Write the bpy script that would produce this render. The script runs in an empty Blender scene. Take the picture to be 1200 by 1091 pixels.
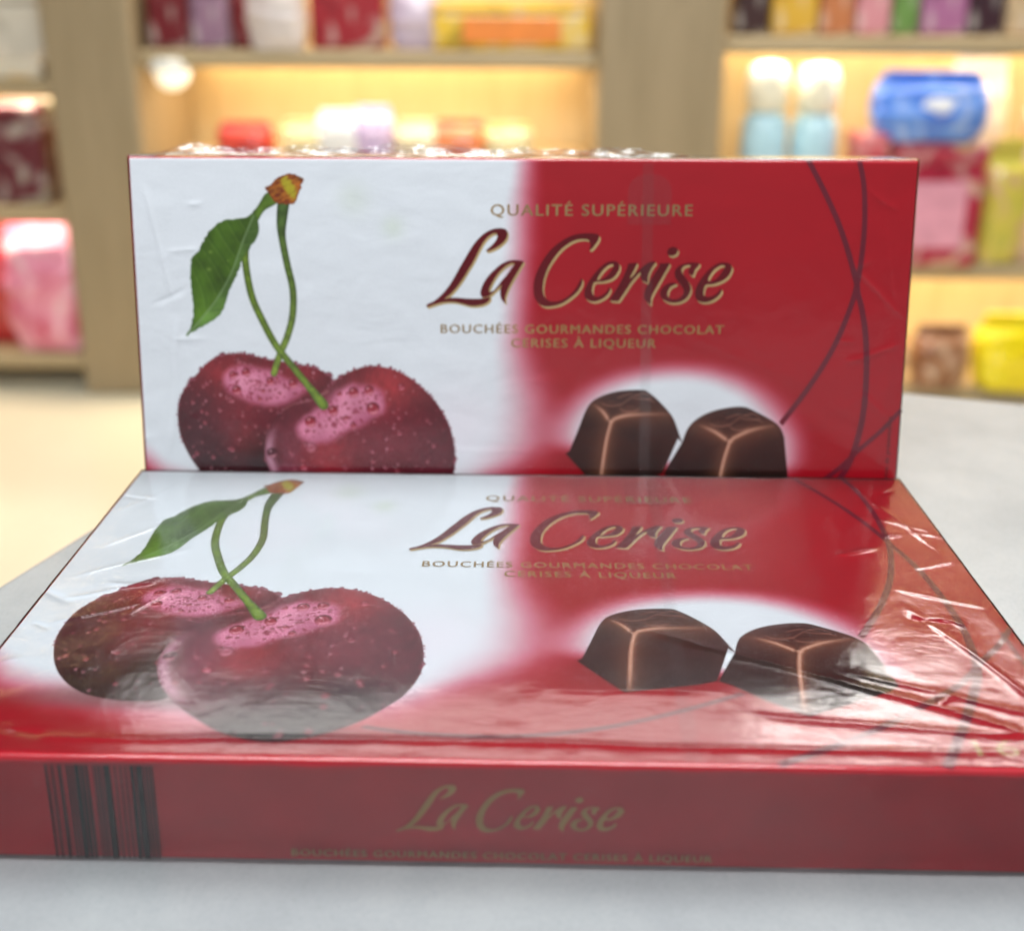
import bpy, bmesh, math, random
import numpy as np
from mathutils import Vector, Matrix, Euler

scene = bpy.context.scene
COL = scene.collection
R = math.radians

# ------------------------------------------------------------------ camera, world, lights, exposure
cam_data = bpy.data.cameras.new("camera")
cam = bpy.data.objects.new("camera", cam_data)
COL.objects.link(cam)
cam.matrix_world = (Matrix.Translation((0.12229, -0.16783, 0.17431))
                    @ Matrix.Rotation(0.015554, 4, 'Z') @ Matrix.Rotation(math.pi/2-0.298419, 4, 'X')
                    @ Matrix.Rotation(0.004590, 4, 'Z'))
cam_data.sensor_width = 36.0
cam_data.lens = 35.967
cam_data.shift_y = -0.1602
cam_data.clip_start = 0.01
cam_data.clip_end = 60
cam_data.dof.use_dof = True
cam_data.dof.focus_distance = 0.259
cam_data.dof.aperture_fstop = 8.0
cam_data.dof.aperture_blades = 0
scene.camera = cam

world = bpy.data.worlds.new("World")
scene.world = world
world.use_nodes = True
world.node_tree.nodes["Background"].inputs[0].default_value = (0.92, 0.96, 1.0, 1)
world.node_tree.nodes["Background"].inputs[1].default_value = 0.12

def area(name, loc, target, sx, sy, power, color=(1, 1, 1), spread=180):
    l = bpy.data.lights.new(name, 'AREA')
    l.shape = 'RECTANGLE'; l.size = sx; l.size_y = sy
    l.energy = power; l.color = color; l.spread = R(spread)
    o = bpy.data.objects.new(name, l); COL.objects.link(o)
    o.location = loc
    o.rotation_euler = (Vector(target)-Vector(loc)).to_track_quat('-Z', 'Y').to_euler()
    return o
# two lamps added to brighten the boxes, then shop ceiling lights over the shelves
area("ceiling_and_fill_light", (0.0, -1.5, 1.55), (0.12, 0.3, 0.0), 1.6, 0.9, 82, (0.96, 0.98, 1.0))  # key lamp added behind the camera to brighten the upright faces
area("ceiling_and_fill_light", (0.3, 0.45, 1.9), (0.2, 0.1, 0.0), 1.2, 0.6, 35, (0.93, 0.98, 1.0))  # overhead fill added to lift the lying box's top
area("ceiling_and_fill_light", (1.12, 2.10, 1.70), (1.1, 2.0, -0.5), 0.75, 0.26, 12, (1.0, 0.95, 0.90))
area("ceiling_and_fill_light", (0.15, 2.15, 1.78), (0.15, 2.1, -0.5), 2.2, 0.45, 21, (1.0, 0.97, 0.94))

scene.view_settings.view_transform = 'Standard'
scene.view_settings.look = 'None'
scene.view_settings.exposure = 0.0
scene.view_settings.gamma = 1.0
scene.view_settings.use_curve_mapping = False
scene.render.engine = 'CYCLES'
scene.cycles.use_denoising = True
scene.cycles.max_bounces = 10
scene.cycles.transparent_max_bounces = 16
scene.cycles.caustics_reflective = False
scene.cycles.caustics_refractive = False

# ------------------------------------------------------------------ helpers
def tag(o, label=None, cat=None, group=None, kind=None):
    if label: o["label"] = label
    if cat: o["category"] = cat
    if group: o["group"] = group
    if kind: o["kind"] = kind
    return o
def empty(name, loc=(0, 0, 0)):
    o = bpy.data.objects.new(name, None); COL.objects.link(o); o.location = loc
    o.empty_display_size = 0.02
    return o
def link_mesh(name, me, m=None, parent=None, loc=None):
    o = bpy.data.objects.new(name, me); COL.objects.link(o)
    if m: me.materials.clear(); me.materials.append(m)
    if parent: o.parent = parent
    if loc is not None: o.location = loc
    return o
def bm_obj(name, bm, m, parent=None, smooth=False, loc=None):
    me = bpy.data.meshes.new(name); bm.to_mesh(me); bm.free()
    if smooth:
        me.polygons.foreach_set("use_smooth", [True]*len(me.polygons))
    return link_mesh(name, me, m, parent, loc)
def box_bm(bm, x0, x1, y0, y1, z0, z1, bevel=0.0, seg=2):
    r = bmesh.ops.create_cube(bm, size=1.0)
    for v in r['verts']:
        v.co = Vector(((x0+x1)/2+v.co.x*(x1-x0), (y0+y1)/2+v.co.y*(y1-y0), (z0+z1)/2+v.co.z*(z1-z0)))
    if bevel:
        es = list({e for v in r['verts'] for e in v.link_edges})
        bmesh.ops.bevel(bm, geom=es, offset=bevel, segments=seg, profile=0.5, affect='EDGES')
def box(name, x0, x1, y0, y1, z0, z1, m, parent=None, bevel=0.0, seg=2, smooth=False):
    bm = bmesh.new(); box_bm(bm, x0, x1, y0, y1, z0, z1, bevel, seg)
    return bm_obj(name, bm, m, parent, smooth)
def grid_mesh(name, P, colors=None, keep=None, smooth=True):
    """P: (ny, nx, 3) array of points; keep: (ny-1, nx-1) face mask; colors: (ny, nx, 3) linear"""
    ny, nx = P.shape[:2]
    idx = np.arange(ny*nx).reshape(ny, nx)
    q = np.stack([idx[:-1, :-1], idx[:-1, 1:], idx[1:, 1:], idx[1:, :-1]], -1)
    q = q.reshape(-1, 4) if keep is None else q[keep]
    V = P.reshape(-1, 3)
    C = None if colors is None else colors.reshape(-1, 3)
    used = np.unique(q); remap = np.zeros(ny*nx, int); remap[used] = np.arange(len(used))
    q = remap[q]; V = V[used]
    if C is not None: C = C[used]
    # orient faces upward (+z)
    a = V[q[0, 1]]-V[q[0, 0]]; b = V[q[0, 3]]-V[q[0, 0]]
    me = bpy.data.meshes.new(name)
    me.vertices.add(len(V)); me.vertices.foreach_set("co", V.astype(np.float32).ravel())
    me.loops.add(len(q)*4); me.loops.foreach_set("vertex_index", q.ravel().astype(np.int32))
    me.polygons.add(len(q)); me.polygons.foreach_set("loop_start", np.arange(0, len(q)*4, 4, dtype=np.int32))
    me.update(calc_edges=True)
    if smooth: me.polygons.foreach_set("use_smooth", np.ones(len(q), bool))
    if C is not None:
        ca = me.color_attributes.new("print", 'FLOAT_COLOR', 'POINT')
        ca.data.foreach_set("color", np.c_[C, np.ones(len(C))].astype(np.float32).ravel())
    me.update()
    return me
def lin(c):
    c = np.asarray(c, float)/255.0
    return np.where(c <= 0.04045, c/12.92, ((c+0.055)/1.055)**2.4)

# ------------------------------------------------------------------ materials
def mat(name):
    m = bpy.data.materials.new(name); m.use_nodes = True
    return m, m.node_tree.nodes, m.node_tree.links, m.node_tree.nodes["Principled BSDF"]
def tex_coord(N, L, scale, kind='Object'):
    tc = N.new("ShaderNodeTexCoord"); mp = N.new("ShaderNodeMapping")
    mp.inputs['Scale'].default_value = scale if hasattr(scale, '__len__') else (scale,)*3
    L.new(tc.outputs[kind], mp.inputs['Vector']); return mp.outputs['Vector']
def noise(N, L, vec, scale, detail=4, rough=0.5, dist=0.0):
    n = N.new("ShaderNodeTexNoise"); n.inputs['Scale'].default_value = scale
    n.inputs['Detail'].default_value = detail; n.inputs['Roughness'].default_value = rough
    n.inputs['Distortion'].default_value = dist
    L.new(vec, n.inputs['Vector']); return n.outputs['Fac']
def ramp(N, L, fac, stops):
    r = N.new("ShaderNodeValToRGB"); L.new(fac, r.inputs['Fac'])
    e = r.color_ramp.elements
    while len(e) < len(stops): e.new(0.5)
    for k, (p, c) in enumerate(stops):
        e[k].position = p; e[k].color = (*c, 1) if len(c) == 3 else c
    return r.outputs['Color']
def bump(N, L, h, strength, dist, normal_in=None):
    b = N.new("ShaderNodeBump"); b.inputs['Strength'].default_value = strength
    b.inputs['Distance'].default_value = dist; L.new(h, b.inputs['Height'])
    if normal_in is not None: L.new(normal_in, b.inputs['Normal'])
    return b.outputs['Normal']
def simple(name, col, rough=0.5, metal=0.0, var=0.12, scale=30, coat=0.0, bumpd=0.0, spec=0.5):
    m, N, L, B = mat(name)
    v = tex_coord(N, L, 1.0)
    f = noise(N, L, v, scale, 3)
    c = np.array(col)
    L.new(ramp(N, L, f, [(0.3, tuple(c*(1-var))), (0.7, tuple(np.minimum(c*(1+var), 1)))]), B.inputs['Base Color'])
    B.inputs['Roughness'].default_value = rough; B.inputs['Metallic'].default_value = metal
    B.inputs['Coat Weight'].default_value = coat; B.inputs['Coat Roughness'].default_value = 0.15
    B.inputs['Specular IOR Level'].default_value = spec
    if bumpd: L.new(bump(N, L, f, 0.6, bumpd), B.inputs['Normal'])
    return m
def print_mat():
    m, N, L, B = mat("printed_card")
    a = N.new("ShaderNodeAttribute"); a.attribute_name = "print"
    v = tex_coord(N, L, 1.0)
    f = noise(N, L, v, 1500, 2)
    g = ramp(N, L, f, [(0.25, (0.93,)*3), (0.75, (1.0,)*3)])
    mx = N.new("ShaderNodeMix"); mx.data_type = 'RGBA'; mx.blend_type = 'MULTIPLY'; mx.inputs['Factor'].default_value = 1
    L.new(a.outputs['Color'], mx.inputs['A']); L.new(g, mx.inputs['B'])
    L.new(mx.outputs['Result'], B.inputs['Base Color'])
    B.inputs['Roughness'].default_value = 0.33
    B.inputs['Specular IOR Level'].default_value = 0.4
    f2 = noise(N, L, v, 260, 4, 0.6)
    L.new(bump(N, L, f2, 0.25, 0.00008), B.inputs['Normal'])
    return m
M = {}
M['print'] = print_mat()
M['card'] = simple("red_card", (0.35, 0.011, 0.020), 0.42, var=0.05, scale=90, spec=0.25)
M['edge'] = simple("red_card_edge", (0.30, 0.014, 0.022), 0.35, var=0.05, scale=90)
M['maroon'] = simple("maroon_foil", (0.105, 0.004, 0.008), 0.28, var=0.25, scale=40, coat=0.1, spec=0.3)
M['gold'] = simple("gold_foil", (0.50, 0.36, 0.16), 0.40, metal=0.30, var=0.15, scale=80)
M['golddim'] = simple("dull_gold_foil", (0.33, 0.19, 0.06), 0.5, metal=0.2, var=0.15, scale=80)
M['golddark'] = simple("dark_gold_ink", (0.27, 0.17, 0.065), 0.5, metal=0.2, var=0.2, scale=80)
M['slogan'] = simple("slogan_gold_foil", (0.31, 0.195, 0.065), 0.42, metal=0.25, var=0.15, scale=80)
M['swirl'] = simple("wine_red_ink", (0.125, 0.006, 0.018), 0.33, var=0.06, scale=90)
M['ink'] = simple("black_ink", (0.012, 0.006, 0.008), 0.55, var=0.2, scale=200, spec=0.1)
M['darkred_ink'] = simple("dark_red_ink", (0.10, 0.006, 0.010), 0.45, var=0.1, scale=200)

def film_mat(name, base_fac, rough, milky=0.0, wr=1.0):
    m, N, L, B = mat(name)
    N.remove(B)
    out = N["Material Output"]
    tr = N.new("ShaderNodeBsdfTransparent"); gl = N.new("ShaderNodeBsdfGlossy")
    gl.inputs['Roughness'].default_value = rough
    v = tex_coord(N, L, 1.0)
    n1 = noise(N, L, v, 55, 3, 0.5, 0.8)
    n2 = noise(N, L, tex_coord(N, L, (1, 2.2, 1)), 260, 4, 0.6, 0.5)
    b1 = bump(N, L, n1, 0.35*wr, 0.0005)
    b2 = bump(N, L, n2, 0.35*wr, 0.00008, b1)
    L.new(b2, gl.inputs['Normal'])
    fr = N.new("ShaderNodeFresnel"); fr.inputs['IOR'].default_value = 1.5
    L.new(b2, fr.inputs['Normal'])
    ma = N.new("ShaderNodeMath"); ma.operation = 'MULTIPLY_ADD'; ma.use_clamp = True
    ma.inputs[1].default_value = 1.12; ma.inputs[2].default_value = base_fac
    L.new(fr.outputs[0], ma.inputs[0])
    mx = N.new("ShaderNodeMixShader"); L.new(ma.outputs[0], mx.inputs[0])
    L.new(tr.outputs[0], mx.inputs[1]); L.new(gl.outputs[0], mx.inputs[2])
    last = mx.outputs[0]
    if milky:
        df = N.new("ShaderNodeBsdfDiffuse"); df.inputs[0].default_value = (0.8, 0.8, 0.82, 1)
        m2 = N.new("ShaderNodeMixShader"); m2.inputs[0].default_value = milky
        L.new(last, m2.inputs[1]); L.new(df.outputs[0], m2.inputs[2]); last = m2.outputs[0]
    L.new(last, out.inputs['Surface'])
    return m
M['film'] = film_mat("clear_cellophane", 0.0, 0.125)
M['strip'] = film_mat("tear_strip_film", 0.0, 0.13, milky=0.006, wr=0.6)
M['seam'] = film_mat("crumpled_cellophane", 0.10, 0.24, milky=0.08, wr=1.2)

# ------------------------------------------------------------------ the printed artwork, in units of the box width
G_L = [(0.3768,0.1834),(0.3793,0.1809),(0.386,0.1779),(0.3927,0.1729),(0.3995,0.1663),(0.4062,0.1581),(0.4129,0.1478),(0.4196,0.1359),(0.4273,0.1229),(0.4351,0.11),(0.4428,0.0998),(0.4516,0.0918),(0.4603,0.087),(0.469,0.085),(0.4767,0.0853),(0.4805,0.0874),(0.4816,0.0911),(0.4806,0.0969),(0.4767,0.1023),(0.4702,0.1077),(0.4625,0.1118),(0.4559,0.1139),(0.4543,0.1129),(0.457,0.1104),(0.4625,0.1056),(0.4669,0.1002),(0.4688,0.0949),(0.4677,0.0919),(0.4647,0.0912),(0.4592,0.0939),(0.4526,0.1003),(0.4472,0.1089),(0.4428,0.1175),(0.4372,0.1282),(0.4317,0.1369),(0.425,0.1477),(0.4172,0.1586),(0.4094,0.1674),(0.4007,0.1743),(0.4012,0.1745),(0.4083,0.1731),(0.4182,0.173),(0.4293,0.1738),(0.4404,0.1741),(0.4504,0.1734),(0.4582,0.1717),(0.4598,0.172),(0.4593,0.1747),(0.456,0.1786),(0.4504,0.1813),(0.4426,0.183),(0.4337,0.1831),(0.4249,0.1809),(0.416,0.1788),(0.4071,0.1781),(0.3982,0.1789),(0.3893,0.1812),(0.3815,0.1839),(0.3782,0.1848)]
G_a = [(0.5021,0.1262),(0.4966,0.1249),(0.49,0.1247),(0.4823,0.1258),(0.4735,0.1302),(0.4648,0.1372),(0.457,0.1454),(0.451,0.1541),(0.4476,0.1628),(0.4471,0.1682),(0.4493,0.172),(0.4537,0.172),(0.4593,0.1698),(0.4659,0.1638),(0.472,0.1581),(0.4742,0.1567),(0.4728,0.1616),(0.4726,0.1681),(0.4742,0.1741),(0.477,0.1779),(0.4793,0.1792),(0.479,0.1735),(0.4809,0.1659),(0.4847,0.1571),(0.4902,0.1473),(0.4967,0.1365),(0.5005,0.1306),(0.5024,0.1276)]
G_ah = [(0.4906,0.129),(0.4856,0.129),(0.478,0.1334),(0.4703,0.141),(0.4637,0.1507),(0.4593,0.1595),(0.4582,0.1644),(0.4604,0.1651),(0.4648,0.1627),(0.4692,0.1578),(0.4747,0.1507),(0.4813,0.1431),(0.4868,0.1355),(0.4901,0.1312)]
G_C = [(0.5864,0.1113),(0.588,0.107),(0.5876,0.1027),(0.5851,0.099),(0.5796,0.098),(0.5719,0.0986),(0.5643,0.1013),(0.5557,0.1067),(0.5481,0.1136),(0.5406,0.1233),(0.5341,0.1341),(0.5299,0.145),(0.5278,0.1558),(0.5279,0.1645),(0.5302,0.171),(0.5347,0.1754),(0.5402,0.177),(0.548,0.1764),(0.5557,0.1731),(0.5634,0.1676),(0.5698,0.1599),(0.5741,0.1523),(0.5768,0.1474),(0.5785,0.1501),(0.5775,0.1555),(0.5732,0.1631),(0.5667,0.1697),(0.558,0.1763),(0.5492,0.1808),(0.5403,0.183),(0.5326,0.1836),(0.5259,0.182),(0.5203,0.1771),(0.5169,0.1711),(0.5155,0.1624),(0.5158,0.1526),(0.5188,0.1418),(0.5231,0.132),(0.5296,0.1213),(0.5371,0.1116),(0.5458,0.104),(0.5555,0.0976),(0.5653,0.0933),(0.5751,0.0911),(0.5849,0.0905),(0.5936,0.091),(0.598,0.0926),(0.599,0.0958),(0.5971,0.1006),(0.5929,0.1065),(0.5892,0.1107)]
G_e = [(0.6129,0.1584),(0.6097,0.164),(0.6043,0.1684),(0.5988,0.1706),(0.5944,0.1696),(0.5915,0.1652),(0.5914,0.1598),(0.5929,0.1533),(0.5962,0.1517),(0.605,0.151),(0.6137,0.1488),(0.6202,0.1444),(0.6245,0.1379),(0.626,0.1325),(0.6247,0.1282),(0.6208,0.1256),(0.6153,0.1253),(0.6088,0.1273),(0.6012,0.1327),(0.5937,0.1413),(0.5873,0.15),(0.5831,0.1577),(0.581,0.1642),(0.5817,0.1707),(0.5856,0.1745),(0.5912,0.1767),(0.5979,0.1761),(0.6044,0.1733),(0.6104,0.1689),(0.6141,0.1629),(0.6146,0.1596)]
G_eh = [(0.6165,0.1294),(0.6122,0.1305),(0.6068,0.1348),(0.6014,0.1413),(0.5977,0.1478),(0.5983,0.1491),(0.6038,0.1478),(0.6092,0.1445),(0.614,0.1391),(0.6172,0.1337),(0.6177,0.1304)]
G_r = [(0.637,0.1286),(0.6417,0.1276),(0.6483,0.1272),(0.6473,0.1305),(0.6441,0.1373),(0.6396,0.1468),(0.649,0.1379),(0.6583,0.1298),(0.665,0.1261),(0.6708,0.1253),(0.6713,0.1277),(0.6673,0.1331),(0.6635,0.1412),(0.6624,0.148),(0.6625,0.1523),(0.659,0.151),(0.6548,0.1487),(0.6533,0.144),(0.6524,0.1393),(0.6478,0.144),(0.6411,0.1522),(0.6359,0.1603),(0.6306,0.1685),(0.626,0.1754),(0.6232,0.1761),(0.6139,0.1748),(0.6175,0.1686),(0.6234,0.1591),(0.63,0.1468),(0.6351,0.1346)]
G_i = [(0.6775,0.1279),(0.6829,0.1276),(0.6895,0.1272),(0.6892,0.1303),(0.6847,0.1384),(0.6796,0.1479),(0.6744,0.1574),(0.6699,0.1656),(0.6674,0.1724),(0.6672,0.1786),(0.6667,0.1799),(0.6627,0.1772),(0.6591,0.1725),(0.6586,0.1656),(0.6607,0.1588),(0.6659,0.1493),(0.6711,0.1405),(0.6763,0.1324),(0.6775,0.1297)]
G_dot = [(0.6994,0.1096),(0.6998,0.1117),(0.6993,0.1139),(0.6978,0.1159),(0.6955,0.1174),(0.6929,0.1182),(0.6903,0.1181),(0.6881,0.1172),(0.6867,0.1155),(0.6862,0.1135),(0.6868,0.1113),(0.6883,0.1092),(0.6905,0.1077),(0.6931,0.107),(0.6957,0.1071),(0.6979,0.108)]
G_s = [(0.7282,0.1274),(0.7241,0.1267),(0.7158,0.1265),(0.7077,0.1282),(0.701,0.1316),(0.6971,0.137),(0.6973,0.1437),(0.701,0.1498),(0.7061,0.1559),(0.7091,0.1613),(0.7086,0.1667),(0.704,0.1715),(0.6972,0.1733),(0.6916,0.1716),(0.6887,0.1682),(0.6891,0.1627),(0.6924,0.1573),(0.6991,0.1539),(0.6977,0.1521),(0.6908,0.1526),(0.684,0.156),(0.6794,0.1621),(0.6793,0.1682),(0.6833,0.1737),(0.6904,0.177),(0.6987,0.1777),(0.7069,0.1756),(0.7137,0.1708),(0.7175,0.1639),(0.7179,0.1571),(0.7148,0.1504),(0.7097,0.1437),(0.706,0.1383),(0.7063,0.1336),(0.7105,0.1304),(0.7153,0.1299),(0.7167,0.1308),(0.7155,0.1342),(0.7143,0.1376),(0.7158,0.1409),(0.72,0.1433),(0.7213,0.1409),(0.7231,0.1355),(0.727,0.1308)]
G_e2 = [(0.7562,0.1594),(0.7534,0.1637),(0.7481,0.1678),(0.7419,0.1699),(0.7378,0.1693),(0.7349,0.1666),(0.7352,0.1598),(0.7378,0.1546),(0.7474,0.1536),(0.7568,0.1501),(0.7648,0.1447),(0.7692,0.1372),(0.7699,0.1319),(0.7674,0.1278),(0.7611,0.1261),(0.7529,0.127),(0.7449,0.1313),(0.737,0.1388),(0.7305,0.1476),(0.7255,0.1571),(0.7238,0.1653),(0.7255,0.1721),(0.7305,0.1759),(0.7374,0.1768),(0.7456,0.1747),(0.7523,0.1705),(0.7569,0.1651),(0.7581,0.161)]
G_e2h = [(0.7599,0.1299),(0.7545,0.1306),(0.7478,0.1353),(0.7427,0.1421),(0.7402,0.1482),(0.7424,0.1498),(0.7485,0.1482),(0.7537,0.1434),(0.7582,0.1366),(0.7607,0.1319)]
CH1 = [(0.2496,0.2866),(0.2608,0.2779),(0.2788,0.2688),(0.3011,0.2624),(0.325,0.2647),(0.35,0.2746),(0.3722,0.2921),(0.3911,0.3134),(0.405,0.3392),(0.4116,0.3639),(0.4136,0.3922),(0.4087,0.4147),(0.3994,0.4343),(0.3847,0.4512),(0.3702,0.4656),(0.353,0.4777),(0.3332,0.4877),(0.3131,0.4946),(0.295,0.4972),(0.2729,0.4947),(0.2488,0.4859),(0.2251,0.4709),(0.2027,0.4534),(0.183,0.4329),(0.1712,0.4158),(0.1618,0.3934),(0.1599,0.3794),(0.1623,0.3599),(0.1688,0.3422),(0.1796,0.3264),(0.1954,0.3154),(0.2131,0.3096),(0.2282,0.3055),(0.2416,0.2941)]
CH2 = [(0.2516,0.2809),(0.2426,0.2714),(0.2274,0.2642),(0.2132,0.2616),(0.1884,0.2574),(0.1669,0.2538),(0.1447,0.2483),(0.1271,0.2469),(0.1074,0.2492),(0.0903,0.2586),(0.0759,0.2737),(0.0617,0.2883),(0.0503,0.3081),(0.0467,0.3296),(0.0487,0.3552),(0.0582,0.3818),(0.0724,0.4047),(0.0913,0.4243),(0.1111,0.4367),(0.1339,0.4434),(0.1577,0.4462),(0.1743,0.4449),(0.1859,0.4413),(0.2135,0.4059),(0.2386,0.3329)]
HL1 = [(0.2061,0.3415),(0.2132,0.3346),(0.2377,0.3206),(0.2588,0.2999),(0.2761,0.2895),(0.2966,0.2877),(0.3134,0.2944),(0.3198,0.3097),(0.3127,0.3235),(0.2918,0.3375),(0.2674,0.3515),(0.2465,0.3621),(0.2257,0.3658),(0.2122,0.3589),(0.2058,0.3485)]
HL2 = [(0.1139,0.2735),(0.1348,0.2633),(0.1616,0.2699),(0.1881,0.2816),(0.215,0.2882),(0.2182,0.295),(0.2008,0.3037),(0.1835,0.3106),(0.1562,0.3108),(0.1359,0.3058),(0.1159,0.2991),(0.1097,0.2872)]
DR1 = [(0.2803,0.2973),(0.3008,0.2948),(0.3053,0.3191),(0.2526,0.3222),(0.2223,0.3373),(0.2414,0.3206),(0.2622,0.2998),(0.2694,0.3318),(0.279,0.3421),(0.343,0.2898),(0.2114,0.3986),(0.17,0.3802)]
DR2 = [(0.1223,0.2752),(0.1398,0.2717),(0.1711,0.2834),(0.2008,0.2866),(0.1263,0.2956),(0.1613,0.2964),(0.1563,0.3074),(0.1797,0.2799)]
STA = [(0.1604,0.068),(0.1517,0.0892),(0.1448,0.1159),(0.1456,0.1428),(0.1517,0.1754),(0.1646,0.2061),(0.18,0.236),(0.2013,0.264),(0.2228,0.2921),(0.2401,0.3148)]
STB = [(0.1959,0.0551),(0.1926,0.0805),(0.1928,0.0996),(0.198,0.1317),(0.2044,0.1642),(0.203,0.1971),(0.1951,0.2248),(0.1851,0.2472),(0.1761,0.2731)]
SLV = [(0.1758,0.0427),(0.1642,0.0574),(0.1559,0.0701),(0.1598,0.0806),(0.1633,0.0764),(0.1715,0.0647),(0.1849,0.0573),(0.1907,0.051)]
BUD = [(0.1735,0.037),(0.1799,0.0336),(0.1836,0.0296),(0.1929,0.0235),(0.2014,0.0201),(0.2111,0.0207),(0.222,0.0254),(0.2197,0.0314),(0.2172,0.0408),(0.2142,0.0475),(0.2118,0.0535),(0.2068,0.0567),(0.197,0.0563),(0.1873,0.055),(0.1806,0.0483),(0.1767,0.0423)]
LEAF = [(0.1582,0.0692),(0.1629,0.0803),(0.1628,0.0915),(0.1577,0.1027),(0.1502,0.1118),(0.1401,0.1277),(0.1321,0.1459),(0.1217,0.1666),(0.1133,0.1898),(0.1056,0.2002),(0.0885,0.2108),(0.0739,0.2179),(0.0633,0.2246),(0.0695,0.2133),(0.0736,0.197),(0.0742,0.1761),(0.0731,0.1577),(0.0731,0.1394),(0.0756,0.1258),(0.0851,0.1144),(0.0929,0.1008),(0.103,0.0873),(0.1174,0.0783),(0.1314,0.0755),(0.1476,0.0732)]
RIB = [(0.1569,0.0714),(0.1413,0.1051),(0.1253,0.1437),(0.1021,0.1806),(0.0641,0.2239)]
C1 = [(0.5652,0.3748),(0.5747,0.35),(0.5882,0.3154),(0.602,0.3025),(0.6273,0.2938),(0.6582,0.2916),(0.6668,0.2944),(0.6814,0.3062),(0.6992,0.3261),(0.707,0.3434),(0.714,0.3622)]
C1b = [(0.7084,0.3619),(0.6894,0.4051),(0.672,0.4097),(0.6017,0.4229),(0.5621,0.3776)]
C2 = [(0.714,0.3622),(0.7225,0.3404),(0.7389,0.3259),(0.7611,0.3171),(0.7906,0.3132),(0.8094,0.3197),(0.8388,0.3367),(0.8484,0.354),(0.8662,0.4064)]
C2b = [(0.8553,0.4097),(0.8429,0.4182),(0.8051,0.4352),(0.7628,0.4536),(0.7282,0.431),(0.7021,0.4111),(0.6908,0.4051)]
Y1 = [(0.5937,0.3097),(0.6184,0.3339),(0.6452,0.3251),(0.6905,0.3233),(0.6108,0.4038)]
Y2 = [(0.7308,0.336),(0.7761,0.3588),(0.8332,0.3382),(0.7728,0.4065)]
REL = [(0.6197,0.3081),(0.6435,0.3151),(0.6672,0.3063),(0.7634,0.3343),(0.7893,0.3399),(0.8097,0.3254)]
K2 = [(0.9251,0.0004),(0.9326,0.0297),(0.9364,0.0709),(0.9361,0.1085),(0.9322,0.1509),(0.9231,0.1896),(0.9048,0.2376),(0.8774,0.2865),(0.8429,0.3363)]
BW, AH, TH = 0.24, 0.52284, 0.110643        # width in metres, height and thickness as fractions of the width
AHO = 0.51723                               # the height of the artwork as it was measured
W_OLD = [0, .0537, .1509, .2364, .3237, .4069, .51723, 1.0]
W_NEW = [0, .0562, .1561, .2438, .3323, .4165, .52284, 1.01]
def art_y(w): return (AH-np.interp(w, W_OLD, W_NEW))*BW
SW_A = [(.86,-.001),(.881,.034),(.9009,.0711),(.9167,.1086),(.931,.151),(.9335,.1637),(.9402,.185),(.9474,.22),(.9514,.268),(.951,.3175),(.9450,.358),(.9365,.388),(.921,.417),(.896,.460),(.860,.516)]
SW_C = [(1.0,.3160),(.9756,.3445),(.9464,.3721),(.9214,.3977),(.8850,.425),(.8046,.476),(.7222,.5151)]
SW_D = [(0.3588,0.472),(0.382,0.4778),(0.4271,0.484),(0.5007,0.4850),(0.5747,0.4734),(0.6445,0.4503),(0.7193,0.4178),(0.76,0.397)]

def catmull(P, n=5, closed=True):
    P = np.array(P, float); m = len(P); out = []
    rng = range(m) if closed else range(m-1)
    for i in rng:
        if closed: p0, p1, p2, p3 = P[i-1], P[i], P[(i+1) % m], P[(i+2) % m]
        else: p0, p1, p2, p3 = P[max(i-1, 0)], P[i], P[i+1], P[min(i+2, m-1)]
        for t in np.linspace(0, 1, n, endpoint=False):
            out.append(0.5*((2*p1)+(-p0+p2)*t+(2*p0-5*p1+4*p2-p3)*t*t+(-p0+3*p1-3*p2+p3)*t**3))
    if not closed: out.append(P[-1])
    return np.array(out)
def sstep(a, b, x):
    t = np.clip((x-a)/(b-a), 0, 1); return t*t*(3-2*t)
rs = np.random.RandomState(7)
def vnoise(X, Y, s, seed=0):
    r = np.random.RandomState(seed).rand(64, 64)
    x = X*s; y = Y*s
    xi = np.floor(x).astype(int); yi = np.floor(y).astype(int); fx = x-xi; fy = y-yi
    fx = fx*fx*(3-2*fx); fy = fy*fy*(3-2*fy)
    g = lambda i, j: r[j % 64, i % 64]
    return (g(xi, yi)*(1-fx)+g(xi+1, yi)*fx)*(1-fy)+(g(xi, yi+1)*(1-fx)+g(xi+1, yi+1)*fx)*fy
def fbm(X, Y, s, seed=0, o=4):
    v = 0; a = 0.5
    for k in range(o):
        v = v+a*vnoise(X, Y, s*2**k, seed+k); a /= 2
    return v
def sdf(poly, X, Y, pad=0.03):
    """signed distance (inside positive) to a closed polygon; -pad outside its padded bounding box"""
    out = np.full(X.shape, -pad)
    lo = poly.min(0)-pad; hi = poly.max(0)+pad
    sel = (X > lo[0]) & (X < hi[0]) & (Y > lo[1]) & (Y < hi[1])
    x = X[sel]; y = Y[sel]
    if len(x) == 0: return out
    d2 = np.full(x.shape, 1e9); ins = np.zeros(x.shape, bool)
    for (ax, ay), (bx, by) in zip(poly, np.roll(poly, -1, 0)):
        ex, ey = bx-ax, by-ay; wx, wy = x-ax, y-ay
        t = np.clip((wx*ex+wy*ey)/(ex*ex+ey*ey+1e-18), 0, 1)
        d2 = np.minimum(d2, (wx-t*ex)**2+(wy-t*ey)**2)
        c = ((ay > y) != (by > y)) & (x < ex*(y-ay)/(ey if ey else 1e-18)+ax)
        ins ^= c
    d = np.sqrt(d2); out[sel] = np.where(ins, d, -d)
    return out
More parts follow.
